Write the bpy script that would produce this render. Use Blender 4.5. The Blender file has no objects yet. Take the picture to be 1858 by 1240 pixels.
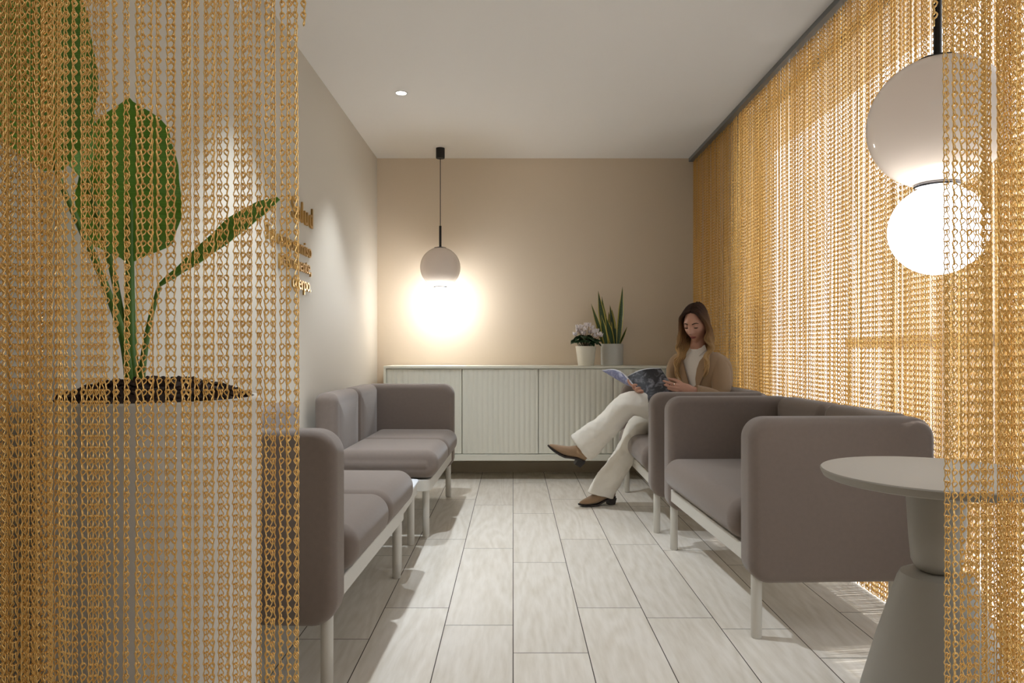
import bpy, bmesh, math, random
import numpy as np
from mathutils import Vector, Matrix, noise

R = math.radians
C = bpy.context.scene.collection
scene = bpy.context.scene
random.seed(4)

# ------------------------------------------------------------------ camera
FPX = 1290.0
cam_data = bpy.data.cameras.new('camera')
cam = bpy.data.objects.new('camera', cam_data)
C.objects.link(cam)
cam.location = (0, 0, 1.0)
cam.rotation_euler = (R(90), 0, 0)
cam_data.sensor_width = 36.0
cam_data.lens = FPX / 1858 * 36
cam_data.shift_x = -2.0 / 1858
cam_data.shift_y = 14.0 / 1858
cam_data.clip_start = 0.05
cam_data.clip_end = 200
scene.camera = cam

def at(px, py, Y):
    """world point on the view ray of a photo pixel, at distance Y"""
    return Vector(((px - 931) * Y / FPX, Y, 1 - (py - 634) * Y / FPX))

# ------------------------------------------------------------------ view
scene.view_settings.view_transform = 'Standard'
scene.view_settings.look = 'None'
scene.view_settings.exposure = 0.62
scene.view_settings.gamma = 1.0
scene.cycles.use_denoising = True
scene.cycles.max_bounces = 8
scene.cycles.diffuse_bounces = 5
scene.cycles.glossy_bounces = 4
scene.cycles.transparent_max_bounces = 12
scene.cycles.caustics_reflective = False
scene.cycles.caustics_refractive = False
scene.cycles.sample_clamp_indirect = 4.0

# ------------------------------------------------------------------ world (bright overcast day outside)
world = bpy.data.worlds.new('world')
scene.world = world
world.use_nodes = True
bg = world.node_tree.nodes['Background']
bg.inputs[0].default_value = (0.9, 0.95, 1.0, 1)
bg.inputs[1].default_value = 2.0

def add_light(name, kind, loc, energy, color=(1, 1, 1), rot=(0, 0, 0), **kw):
    d = bpy.data.lights.new(name, kind)
    d.energy = energy; d.color = color
    for k, v in kw.items(): setattr(d, k, v)
    o = bpy.data.objects.new(name, d); C.objects.link(o)
    o.location = loc; o.rotation_euler = rot
    return o

H = 2.555                # ceiling height
XL, XR, YB = -1.107, 1.465, 5.79
DL_X = -0.678
# beams of the row of recessed ceiling spots over the left sofas
for yy in (2.85, 4.31):
    add_light('downlight_beam', 'SPOT', (DL_X, yy, H - 0.03), 90 if yy < 3 else 60, (0.82, 0.91, 1.0), rot=(0, R(-6), 0),
              spot_size=R(82), spot_blend=0.6, shadow_soft_size=0.03)
# unseen fill light added on the camera's side of the chain curtain
add_light('front_room_fill', 'AREA', (-0.2, -0.9, H - 0.03), 9, (0.93, 0.96, 1.0), shape='RECTANGLE', size=1.8, size_y=1.0)
# low daylight from the street side
add_light('sun', 'SUN', (6, 3, 6), 2.2, (1, 0.97, 0.94), rot=(R(-3), R(22), 0), angle=R(0.6))

# ------------------------------------------------------------------ materials
def lin(c):
    return tuple((x / 12.92 if x <= 0.04045 else ((x + 0.055) / 1.055) ** 2.4) for x in c)
def rgb(r, g, b): return lin((r / 255, g / 255, b / 255)) + (1,)

def mat(name, col, rough=0.6, metal=0.0, emit=None, strength=0.0, bump=None, coat=0.0, sheen=0.0, spec=None, var=0.0, vscale=8.0, sss=0.0):
    m = bpy.data.materials.new(name); m.use_nodes = True
    nt = m.node_tree; b = nt.nodes['Principled BSDF']
    b.inputs['Base Color'].default_value = col
    b.inputs['Roughness'].default_value = rough
    b.inputs['Metallic'].default_value = metal
    if spec is not None: b.inputs['Specular IOR Level'].default_value = spec
    if coat: b.inputs['Coat Weight'].default_value = coat; b.inputs['Coat Roughness'].default_value = 0.05
    if sheen: b.inputs['Sheen Weight'].default_value = sheen; b.inputs['Sheen Roughness'].default_value = 0.5
    if emit: b.inputs['Emission Color'].default_value = emit; b.inputs['Emission Strength'].default_value = strength
    tc = nt.nodes.new('ShaderNodeTexCoord')
    if var:
        n = nt.nodes.new('ShaderNodeTexNoise'); n.inputs['Scale'].default_value = vscale; n.inputs['Detail'].default_value = 4
        nt.links.new(tc.outputs['Object'], n.inputs['Vector'])
        mx = nt.nodes.new('ShaderNodeMixRGB'); mx.blend_type = 'MULTIPLY'; mx.inputs[0].default_value = 1
        cr = nt.nodes.new('ShaderNodeValToRGB')
        cr.color_ramp.elements[0].position = 0.3; cr.color_ramp.elements[0].color = (1 - var,) * 3 + (1,)
        cr.color_ramp.elements[1].position = 0.7; cr.color_ramp.elements[1].color = (1, 1, 1, 1)
        nt.links.new(n.outputs['Fac'], cr.inputs[0]); nt.links.new(cr.outputs[0], mx.inputs[2])
        mx.inputs[1].default_value = col
        nt.links.new(mx.outputs[0], b.inputs['Base Color'])
    if bump:
        sc, st = bump
        n = nt.nodes.new('ShaderNodeTexNoise'); n.inputs['Scale'].default_value = sc; n.inputs['Detail'].default_value = 3
        nt.links.new(tc.outputs['Object'], n.inputs['Vector'])
        bp = nt.nodes.new('ShaderNodeBump'); bp.inputs['Strength'].default_value = st; bp.inputs['Distance'].default_value = 0.002
        nt.links.new(n.outputs['Fac'], bp.inputs['Height']); nt.links.new(bp.outputs[0], b.inputs['Normal'])
    return m

M = {}
M['wall'] = mat('beige_paint', rgb(222, 204, 180), 0.75, bump=(300, 0.1))
M['wall_left'] = mat('light_beige_paint', rgb(208, 198, 182), 0.7, bump=(300, 0.1))
M['ceiling'] = mat('ceiling_paint', rgb(244, 240, 235), 0.8)
M['gold'] = mat('gold_anodised_wire', rgb(250, 214, 144), 0.22, 0.96)
M['gold_side'] = mat('gold_anodised_mesh', rgb(244, 200, 122), 0.32, 0.9)
M['gold_letter'] = mat('gold_letter', rgb(205, 165, 100), 0.35, 0.8)
M['rail'] = mat('grey_track', rgb(120, 122, 122), 0.45, 0.5)
M['fabric'] = mat('taupe_fabric', rgb(124, 110, 100), 0.9, bump=(900, 0.35), sheen=0.25, var=0.06, vscale=60)
M['frame'] = mat('pale_grey_powder_coat', rgb(205, 200, 190), 0.45, bump=(500, 0.05))
M['white_top'] = mat('white_laminate', rgb(228, 230, 232), 0.4)
M['cabinet'] = mat('ivory_lacquer', rgb(232, 230, 216), 0.42)
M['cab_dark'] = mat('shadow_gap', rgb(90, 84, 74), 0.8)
M['table'] = mat('putty_lacquer', rgb(160, 156, 147), 0.5, bump=(60, 0.08))
M['black'] = mat('black_metal', rgb(22, 20, 20), 0.4, 0.3)
M['chrome'] = mat('dark_chrome', rgb(110, 112, 118), 0.12, 1.0)
M['opal'] = mat('lit_opal_glass', rgb(255, 250, 242), 0.3, emit=(0.94, 0.97, 1.0, 1), strength=20.0)
M['opal_near'] = mat('lit_opal_glass_near', rgb(255, 250, 242), 0.3, emit=(0.94, 0.96, 1.0, 1), strength=7.0)
def smoke_mat():
    m = bpy.data.materials.new('smoked_opal_glass'); m.use_nodes = True
    nt = m.node_tree; nt.nodes.clear()
    out = nt.nodes.new('ShaderNodeOutputMaterial'); a = nt.nodes.new('ShaderNodeMixShader'); b = nt.nodes.new('ShaderNodeMixShader')
    d = nt.nodes.new('ShaderNodeBsdfDiffuse'); d.inputs[0].default_value = rgb(182, 168, 154)
    t = nt.nodes.new('ShaderNodeBsdfTranslucent'); t.inputs[0].default_value = rgb(205, 190, 174)
    g = nt.nodes.new('ShaderNodeBsdfGlossy'); g.inputs['Roughness'].default_value = 0.06
    w = nt.nodes.new('ShaderNodeLayerWeight'); w.inputs[0].default_value = 0.25
    a.inputs[0].default_value = 0.3
    nt.links.new(d.outputs[0], a.inputs[1]); nt.links.new(t.outputs[0], a.inputs[2])
    nt.links.new(w.outputs['Fresnel'], b.inputs[0]); nt.links.new(a.outputs[0], b.inputs[1]); nt.links.new(g.outputs[0], b.inputs[2])
    nt.links.new(b.outputs[0], out.inputs[0]); return m
M['smoke'] = smoke_mat()
M['planter'] = mat('white_planter', rgb(222, 214, 202), 0.45)
M['pot_ivory'] = mat('ivory_pot', rgb(228, 222, 206), 0.4)
M['pot_grey'] = mat('grey_white_pot', rgb(205, 204, 198), 0.45)
M['soil'] = mat('dark_bark', rgb(62, 42, 32), 0.85, var=0.5, vscale=60)
M['stem'] = mat('plant_stem', rgb(82, 124, 40), 0.45)
M['dl'] = mat('lit_downlight', (1, 1, 1, 1), 0.3, emit=(1, 0.98, 0.95, 1), strength=14)
M['white_trim'] = mat('white_trim', rgb(235, 232, 228), 0.4)
M['skin'] = mat('skin', rgb(196, 146, 122), 0.5, var=0.06, vscale=30)
M['lips'] = mat('lips', rgb(150, 78, 68), 0.4)
M['brow'] = mat('brow_hair', rgb(72, 50, 34), 0.7)
M['blazer'] = mat('camel_wool', rgb(160, 131, 100), 0.9, bump=(700, 0.3), sheen=0.2)
M['shirt'] = mat('white_cotton', rgb(236, 230, 222), 0.8)
M['trousers'] = mat('cream_cotton', rgb(232, 226, 214), 0.85, bump=(700, 0.15))
M['suede'] = mat('tan_suede', rgb(160, 130, 100), 0.95, sheen=0.3, var=0.15, vscale=25)
M['sole'] = mat('dark_sole', rgb(40, 33, 30), 0.5)
M['paper'] = mat('paper', rgb(235, 235, 238), 0.5)
M['silver'] = mat('silver_ring', rgb(220, 220, 225), 0.2, 1.0)
M['floor_out'] = mat('pale_paving', rgb(215, 208, 200), 0.8)
M['facade'] = mat('pale_render', rgb(232, 220, 206), 0.85, var=0.08, vscale=2)
M['bronze'] = mat('brown_beam', rgb(126, 96, 60), 0.6)
M['alu'] = mat('window_aluminium', rgb(190, 180, 165), 0.4, 0.4)

def leaf_mat(name, c1, c2, edge=None):
    m = bpy.data.materials.new(name); m.use_nodes = True
    nt = m.node_tree; b = nt.nodes['Principled BSDF']; b.inputs['Roughness'].default_value = 0.42
    uv = nt.nodes.new('ShaderNodeUVMap'); sp = nt.nodes.new('ShaderNodeSeparateXYZ')
    nt.links.new(uv.outputs[0], sp.inputs[0])
    w = nt.nodes.new('ShaderNodeTexNoise'); w.inputs['Scale'].default_value = 14
    mp = nt.nodes.new('ShaderNodeMapping'); mp.inputs['Scale'].default_value = (0.6, 5, 1) if edge else (0.4, 7, 1)
    nt.links.new(uv.outputs[0], mp.inputs[0]); nt.links.new(mp.outputs[0], w.inputs['Vector'])
    cr = nt.nodes.new('ShaderNodeValToRGB')
    cr.color_ramp.elements[0].position = 0.38; cr.color_ramp.elements[0].color = c1
    cr.color_ramp.elements[1].position = 0.62; cr.color_ramp.elements[1].color = c2
    nt.links.new(w.outputs['Fac'], cr.inputs[0])
    out = cr.outputs[0]
    if edge:
        s = nt.nodes.new('ShaderNodeMath'); s.operation = 'SUBTRACT'; s.inputs[1].default_value = 0.5
        a = nt.nodes.new('ShaderNodeMath'); a.operation = 'ABSOLUTE'
        g = nt.nodes.new('ShaderNodeMath'); g.operation = 'GREATER_THAN'; g.inputs[1].default_value = 0.36
        nt.links.new(sp.outputs[0], s.inputs[0]); nt.links.new(s.outputs[0], a.inputs[0]); nt.links.new(a.outputs[0], g.inputs[0])
        mx = nt.nodes.new('ShaderNodeMixRGB'); mx.inputs[2].default_value = edge
        nt.links.new(g.outputs[0], mx.inputs[0]); nt.links.new(out, mx.inputs[1]); out = mx.outputs[0]
    nt.links.new(out, b.inputs['Base Color'])
    return m
M['paddle'] = leaf_mat('paddle_leaf', rgb(92, 144, 38), rgb(112, 164, 56))
M['snake'] = leaf_mat('snake_leaf', rgb(24, 44, 20), rgb(62, 86, 44), rgb(186, 170, 74))
M['cyc_leaf'] = leaf_mat('cyclamen_leaf', rgb(22, 48, 24), rgb(60, 92, 50))
M['petal'] = mat('white_petal', rgb(246, 238, 238), 0.6)

def floor_mat():
    m = bpy.data.materials.new('pale_oak_plank'); m.use_nodes = True
    nt = m.node_tree; b = nt.nodes['Principled BSDF']; b.inputs['Roughness'].default_value = 0.45
    at_ = nt.nodes.new('ShaderNodeAttribute'); at_.attribute_name = 'tone'
    tc = nt.nodes.new('ShaderNodeTexCoord')
    off = nt.nodes.new('ShaderNodeVectorMath'); off.operation = 'SCALE'; off.inputs['Scale'].default_value = 37.0
    add = nt.nodes.new('ShaderNodeVectorMath'); add.operation = 'ADD'
    nt.links.new(at_.outputs['Color'], off.inputs[0]); nt.links.new(off.outputs[0], add.inputs[0]); nt.links.new(tc.outputs['Object'], add.inputs[1])
    mp = nt.nodes.new('ShaderNodeMapping'); mp.inputs['Scale'].default_value = (1, 0.13, 1)
    nt.links.new(add.outputs[0], mp.inputs[0])
    n = nt.nodes.new('ShaderNodeTexNoise'); n.inputs['Scale'].default_value = 5; n.inputs['Detail'].default_value = 1.5; n.inputs['Distortion'].default_value = 0.3
    nt.links.new(mp.outputs[0], n.inputs['Vector'])
    ml = nt.nodes.new('ShaderNodeMath'); ml.operation = 'MULTIPLY'; ml.inputs[1].default_value = 22
    fr = nt.nodes.new('ShaderNodeMath'); fr.operation = 'PINGPONG'; fr.inputs[1].default_value = 1.0
    nt.links.new(n.outputs['Fac'], ml.inputs[0]); nt.links.new(ml.outputs[0], fr.inputs[0])
    n2 = nt.nodes.new('ShaderNodeTexNoise'); n2.inputs['Scale'].default_value = 60; n2.inputs['Detail'].default_value = 3
    nt.links.new(mp.outputs[0], n2.inputs['Vector'])
    mx = nt.nodes.new('ShaderNodeMath'); mx.operation = 'MULTIPLY_ADD'; mx.inputs[1].default_value = 0.35
    nt.links.new(fr.outputs[0], mx.inputs[0]); nt.links.new(n2.outputs['Fac'], mx.inputs[2])
    cr = nt.nodes.new('ShaderNodeValToRGB')
    cr.color_ramp.elements[0].position = 0.3; cr.color_ramp.elements[0].color = rgb(212, 202, 186)
    cr.color_ramp.elements[1].position = 0.9; cr.color_ramp.elements[1].color = rgb(230, 222, 210)
    nt.links.new(mx.outputs[0], cr.inputs[0])
    sp = nt.nodes.new('ShaderNodeSeparateColor'); nt.links.new(at_.outputs['Color'], sp.inputs[0])
    mr = nt.nodes.new('ShaderNodeMapRange'); mr.inputs[3].default_value = 0.93; mr.inputs[4].default_value = 1.0
    nt.links.new(sp.outputs[0], mr.inputs[0])
    mm = nt.nodes.new('ShaderNodeVectorMath'); mm.operation = 'SCALE'
    nt.links.new(cr.outputs[0], mm.inputs[0]); nt.links.new(mr.outputs[0], mm.inputs['Scale'])
    nt.links.new(mm.outputs[0], b.inputs['Base Color'])
    return m
M['floor'] = floor_mat()
M['grout'] = mat('plank_joint', rgb(70, 60, 50), 0.9)

def glass_mat():
    m = bpy.data.materials.new('clear_glass'); m.use_nodes = True
    nt = m.node_tree; nt.nodes.clear()
    out = nt.nodes.new('ShaderNodeOutputMaterial'); mx = nt.nodes.new('ShaderNodeMixShader')
    t = nt.nodes.new('ShaderNodeBsdfTransparent'); g = nt.nodes.new('ShaderNodeBsdfGlossy'); g.inputs['Roughness'].default_value = 0.02
    mx.inputs[0].default_value = 0.07; nt.links.new(t.outputs[0], mx.inputs[1]); nt.links.new(g.outputs[0], mx.inputs[2])
    nt.links.new(mx.outputs[0], out.inputs[0])
    return m
M['glass'] = glass_mat()

def hair_mat():
    m = bpy.data.materials.new('balayage_hair'); m.use_nodes = True
    nt = m.node_tree; b = nt.nodes['Principled BSDF']; b.inputs['Roughness'].default_value = 0.75; b.inputs['Specular IOR Level'].default_value = 0.25
    uv = nt.nodes.new('ShaderNodeUVMap'); sp = nt.nodes.new('ShaderNodeSeparateXYZ'); nt.links.new(uv.outputs[0], sp.inputs[0])
    cr = nt.nodes.new('ShaderNodeValToRGB')
    cr.color_ramp.elements[0].position = 0.15; cr.color_ramp.elements[0].color = rgb(58, 38, 26)
    cr.color_ramp.elements[1].position = 0.75; cr.color_ramp.elements[1].color = rgb(192, 154, 104)
    e = cr.color_ramp.elements.new(0.42); e.color = rgb(122, 88, 56)
    nt.links.new(sp.outputs[1], cr.inputs[0])
    n = nt.nodes.new('ShaderNodeTexNoise'); n.inputs['Scale'].default_value = 30
    mp = nt.nodes.new('ShaderNodeMapping'); mp.inputs['Scale'].default_value = (6, 0.3, 1)
    nt.links.new(uv.outputs[0], mp.inputs[0]); nt.links.new(mp.outputs[0], n.inputs['Vector'])
    mr = nt.nodes.new('ShaderNodeMapRange'); mr.inputs[1].default_value = 0.3; mr.inputs[2].default_value = 0.7; mr.inputs[3].default_value = 0.55; mr.inputs[4].default_value = 1.15
    nt.links.new(n.outputs['Fac'], mr.inputs[0])
    mm = nt.nodes.new('ShaderNodeVectorMath'); mm.operation = 'SCALE'
    nt.links.new(cr.outputs[0], mm.inputs[0]); nt.links.new(mr.outputs[0], mm.inputs['Scale'])
    nt.links.new(mm.outputs[0], b.inputs['Base Color'])
    return m
M['hair'] = hair_mat()

def cover_mat(name, base, spots, scale):
    m = bpy.data.materials.new(name); m.use_nodes = True
    nt = m.node_tree; b = nt.nodes['Principled BSDF']; b.inputs['Roughness'].default_value = 0.35
    tc = nt.nodes.new('ShaderNodeTexCoord')
    v = nt.nodes.new('ShaderNodeTexNoise'); v.inputs['Scale'].default_value = scale; v.inputs['Detail'].default_value = 5; v.inputs['Distortion'].default_value = 1.2
    nt.links.new(tc.outputs['Object'], v.inputs['Vector'])
    cr = nt.nodes.new('ShaderNodeValToRGB')
    cr.color_ramp.elements[0].position = 0.5; cr.color_ramp.elements[0].color = base
    cr.color_ramp.elements[1].position = 0.72; cr.color_ramp.elements[1].color = spots
    nt.links.new(v.outputs['Fac'], cr.inputs[0]); nt.links.new(cr.outputs[0], b.inputs['Base Color'])
    return m
M['cover_black'] = cover_mat('black_photo_cover', rgb(26, 24, 28), rgb(120, 118, 124), 26)
M['cover_lilac'] = cover_mat('lilac_photo_cover', rgb(120, 122, 150), rgb(205, 205, 222), 30)

# ------------------------------------------------------------------ builders
def link(name, me, m=None, parent=None, smooth=True):
    o = bpy.data.objects.new(name, me); C.objects.link(o)
    if m is not None and not me.materials: me.materials.append(m)
    if smooth and len(me.polygons):
        me.polygons.foreach_set('use_smooth', [True] * len(me.polygons))
    if parent is not None: o.parent = parent
    return o

def flat_auto(me, ang=35):
    try: me.set_sharp_from_angle(angle=R(ang))
    except Exception: pass

class MB:
    """collects shapes of one part, builds one mesh object"""
    def __init__(s): s.v = []; s.f = []; s.uv = {}
    def add(s, verts, faces, uvs=None):
        n = len(s.v); s.v += [tuple(p) for p in verts]
        for k, f in enumerate(faces):
            if uvs: s.uv[len(s.f)] = [uvs[i] for i in f]
            s.f.append([i + n for i in f])
        return s
    def box(s, x0, x1, y0, y1, z0, z1):
        return s.add([(x0,y0,z0),(x1,y0,z0),(x1,y1,z0),(x0,y1,z0),(x0,y0,z1),(x1,y0,z1),(x1,y1,z1),(x0,y1,z1)],
                     [(0,3,2,1),(4,5,6,7),(0,1,5,4),(1,2,6,5),(2,3,7,6),(3,0,4,7)])
    def rings(s, rings, cap0=True, cap1=True, closed=True, uv=False):
        n = len(rings[0]); V = []; F = []; U = []
        for i, r in enumerate(rings):
            V += list(r)
            U += [(j / max(1, n - 1), i / (len(rings) - 1)) for j in range(n)]
        for i in range(len(rings) - 1):
            for j in range(n if closed else n - 1):
                k = (j + 1) % n
                F.append((i*n+j, i*n+k, (i+1)*n+k, (i+1)*n+j))
        if cap0: F.append(tuple(range(n - 1, -1, -1)))
        if cap1: F.append(tuple((len(rings)-1)*n + j for j in range(n)))
        return s.add(V, F, U if uv else None)
    def lathe(s, prof, cx=0, cy=0, n=48):
        rs = [[(cx + r*math.cos(2*math.pi*j/n), cy + r*math.sin(2*math.pi*j/n), z) for j in range(n)] for r, z in prof]
        return s.rings(rs)
    def tube(s, pts, rad, n=10, ell=1.0, up=None, uv=False, twist=0):
        """loft along pts; rad number or list; ell = second radius factor or list; up fixes the frame"""
        P = [Vector(p) for p in pts]; m = len(P)
        rad = rad if isinstance(rad, (list, tuple)) else [rad]*m
        ell = ell if isinstance(ell, (list, tuple)) else [ell]*m
        T = []
        for i in range(m):
            t = P[min(i+1, m-1)] - P[max(i-1, 0)]; T.append(t.normalized())
        u = Vector(up) if up else (Vector((0,0,1)) if abs(T[0].z) < 0.9 else Vector((1,0,0)))
        rs = []
        a = (u - T[0]*u.dot(T[0])).normalized()
        for i in range(m):
            a = (a - T[i]*a.dot(T[i])).normalized() if not up else (u - T[i]*u.dot(T[i])).normalized()
            b = T[i].cross(a)
            rs.append([P[i] + a*rad[i]*math.cos(2*math.pi*j/n) + b*rad[i]*ell[i]*math.sin(2*math.pi*j/n) for j in range(n)])
        return s.rings(rs, uv=uv)
    def sphere(s, c, r, n=24, sc=(1,1,1), rot=None):
        V = []; rs = []
        for i in range(1, n//2):
            th = math.pi*i/(n//2)
            ring = []
            for j in range(n):
                p = Vector((math.sin(th)*math.cos(2*math.pi*j/n)*sc[0], math.sin(th)*math.sin(2*math.pi*j/n)*sc[1], math.cos(th)*sc[2]))*r
                if rot: p = rot @ p
                ring.append(Vector(c) + p)
            rs.append(ring)
        return s.rings(rs)
    def slab(s, axis, c, a, b, t, rad, e, bulge=0.0, seg=8, es=5):
        """rounded-rectangle plate: half sizes a x b, corner radius rad, thickness t along axis, edge rounding e, crown"""
        def outline(ins):
            aa, bb, rr = a - ins, b - ins, max(rad - ins, 0.0005)
            pts = []
            for q, (sx, sy) in enumerate(((1,1),(-1,1),(-1,-1),(1,-1))):
                for k in range(seg + 1):
                    th = R(90)*(q + k/seg)
                    pts.append((sx*(aa-rr) + rr*math.cos(th), sy*(bb-rr) + rr*math.sin(th)))
            return pts
        layers = []
        lim = min(a, b)
        inner = [(lim*0.85, bulge), (lim*0.6, bulge*0.8), (lim*0.3, bulge*0.45), (e*1.3, bulge*0.12)]
        inner = [q for q in inner if q[0] > e*1.05]
        for ins, h in inner: layers.append((ins, t/2 + h))
        for k in range(es, -1, -1):
            th = R(90)*k/es
            layers.append((e*(1-math.cos(th)), t/2 - e + e*math.sin(th)))
        full = layers + [(i, -h) for i, h in reversed(layers)]
        rs = []
        for ins, h in full:
            ring = []
            for (p, q) in outline(ins):
                v = {'x': (h, p, q), 'y': (p, -h, q), 'z': (p, q, h)}[axis]
                ring.append((c[0]+v[0], c[1]+v[1], c[2]+v[2]))
            rs.append(ring)
        return s.rings(rs)
    def mesh(s, name):
        me = bpy.data.meshes.new(name); me.from_pydata(s.v, [], s.f)
        if s.uv:
            l = me.uv_layers.new(name='UVMap'); k = 0
            for i, p in enumerate(me.polygons):
                uvs = s.uv.get(i)
                for j in range(p.loop_total):
                    if uvs: l.data[p.loop_start + j].uv = uvs[j]
        bm = bmesh.new(); bm.from_mesh(me); bmesh.ops.recalc_face_normals(bm, faces=bm.faces); bm.to_mesh(me); bm.free()
        me.update(); return me
    def build(s, name, m, parent=None, smooth=True, ang=35):
        me = s.mesh(name); o = link(name, me, m, parent, smooth)
        if smooth: flat_auto(me, ang)
        return o

def tag(o, label=None, cat=None, group=None, kind=None):
    if label: o['label'] = label
    if cat: o['category'] = cat
    if group: o['group'] = group
    if kind: o['kind'] = kind
    return o
def thing(name, loc, label, cat, rz=0, group=None):
    o = bpy.data.objects.new(name, None); C.objects.link(o); o.empty_display_size = 0.1
    o.location = loc; o.rotation_euler = (0, 0, rz)
    return tag(o, label, cat, group)
def struct(mb, name, m, label=None, smooth=False):
    o = mb.build(name, m, None, smooth); o['kind'] = 'structure'
    if label: o['label'] = label
    return o
def add_bevel(o, w=0.004, seg=2):
    b = o.modifiers.new('bevel', 'BEVEL'); b.width = w; b.segments = seg; b.limit_method = 'ANGLE'; b.angle_limit = R(40)

# ------------------------------------------------------------------ room shell
YF = -2.2
struct(MB().box(XL-0.15, XL, YF, YB+0.15, -0.1, H+0.1), 'wall_left', M['wall_left'], 'light beige painted left wall lit by ceiling spots')
struct(MB().box(XL, XR+0.5, YB, YB+0.15, -0.1, H+0.1), 'wall_back', M['wall'], 'beige painted back wall')
struct(MB().box(XL, XR+0.6, YF-0.15, YF, -0.1, H+0.1), 'wall_front', M['wall'], 'beige wall behind the viewer')
struct(MB().box(XL-0.15, XR+0.6, YF, YB+0.15, H, H+0.12), 'ceiling', M['ceiling'], 'off-white plaster ceiling')
struct(MB().box(XR+0.06, XR+0.26, 4.72, YB, -0.1, H), 'wall_right', M['wall'], 'short beige return wall behind the side chain curtain')
struct(MB().box(XR+0.06, XR+0.26, YF, 0.9, -0.1, H), 'wall_right_front', M['wall'], 'beige wall at the right, out of the picture')
struct(MB().box(XL, XR+0.06, YB-0.014, YB, 0.0, 0.085), 'baseboard_back', mat('baseboard_paint', rgb(178, 166, 146), 0.5), 'low beige baseboard under the cabinet')
struct(MB().box(XL, XL+0.012, YF, YB-0.014, 0.0, 0.085), 'baseboard_left', M['wall_left'], 'low baseboard along the left wall')
# recessed curtain track
struct(MB().box(XR-0.035, XR+0.03, 0.9, YB, H-0.028, H+0.02), 'trim_1', M['rail'], 'grey metal curtain track along the ceiling')

# plank floor: real planks in courses, with narrow joints
W = 0.248
starts = {0: 2.34, -1: 2.575, 1: 2.747, 2: 2.645, 3: 2.54, -2: 2.747, -3: 2.45, 4: 2.30, 5: 2.7, -4: 2.6, -5: 2.3, 6: 2.4, 7: 2.6}
fv, ff, ft, fm = [], [], [], []
g = 0.0016
for cidx in range(-5, 8):
    x0, x1 = cidx*W, (cidx+1)*W
    y = starts[cidx] - 5*0.992
    while y < YB + 0.1:
        n = len(fv)
        a, b_ = max(y, YF) , min(y + 0.992, YB + 0.1)
        if b_ > a:
            fv += [(x0+g, a+g, 0), (x1-g, a+g, 0), (x1-g, b_-g, 0), (x0+g, b_-g, 0)]
            ff.append((n, n+1, n+2, n+3)); t = random.random(); ft.append((t, random.random(), random.random(), 1)); fm.append(0)
        y += 0.992
n = len(fv)
fv += [(-5*W, YF, -0.0015), (8*W, YF, -0.0015), (8*W, YB+0.1, -0.0015), (-5*W, YB+0.1, -0.0015)]
fv += [(-5*W, YF, -0.1), (8*W, YF, -0.1), (8*W, YB+0.1, -0.1), (-5*W, YB+0.1, -0.1)]
ff += [(n, n+1, n+2, n+3), (n+7, n+6, n+5, n+4)]; ft += [(0.5,)*3 + (1,)]*2; fm += [1, 1]
me = bpy.data.meshes.new('floor'); me.from_pydata(fv, [], ff)
ca = me.color_attributes.new('tone', 'FLOAT_COLOR', 'CORNER')
for p, t in zip(me.polygons, ft):
    for li in p.loop_indices: ca.data[li].color = t
me.materials.append(M['floor']); me.materials.append(M['grout'])
for p, mi in zip(me.polygons, fm): p.material_index = mi
fo = link('floor', me, None, None, False); tag(fo, 'pale oak plank-look tiled floor', kind='structure')

# ---- glazing behind the side curtain
GX = XR + 0.2
w = MB()
for yy in (0.92, 2.15, 4.66): w.box(GX-0.03, GX+0.03, yy, yy+0.05, 0.04, H-0.02)
w.box(GX-0.03, GX+0.03, 0.9, 4.72, 0, 0.05); w.box(GX-0.03, GX+0.03, 0.9, 4.72, H-0.05, H)
win = struct(w, 'window_1', M['alu'], 'floor to ceiling window behind the side chain curtain')
gp = MB().box(GX-0.004, GX+0.004, 0.93, 4.68, 0.05, H-0.05).build('window_pane', M['glass'], win, False)

# ---- what stands outside the window
struct(MB().box(XR+0.27, 9, -6, 14, -0.25, -0.05), 'ground_outside', M['floor_out'], 'pale paving outside the window')
fac = MB()
FX = 3.3
def fy(px): return FX*FPX/(px-931)
for pa, pb in ((1640, 1600), (1703, 1646), (1790, 1713), (2050, 1800)):
    fac.box(FX, FX+0.25, fy(pa), fy(pb), -0.2, 2.35)
struct(fac, 'wall_outside', M['facade'], 'pale panelled wall across the passage outside the window')
struct(MB().box(2.2, 2.66, 4.30, 4.66, 3.066, 3.5), 'trim_2', M['bronze'], 'brown beam outside, seen through the upper chains')
struct(MB().box(FX-0.08, FX-0.02, 3.2, 6.9, 1.02, 1.10), 'trim_3', M['bronze'], 'brown handrail outside, seen through the chains')

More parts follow.
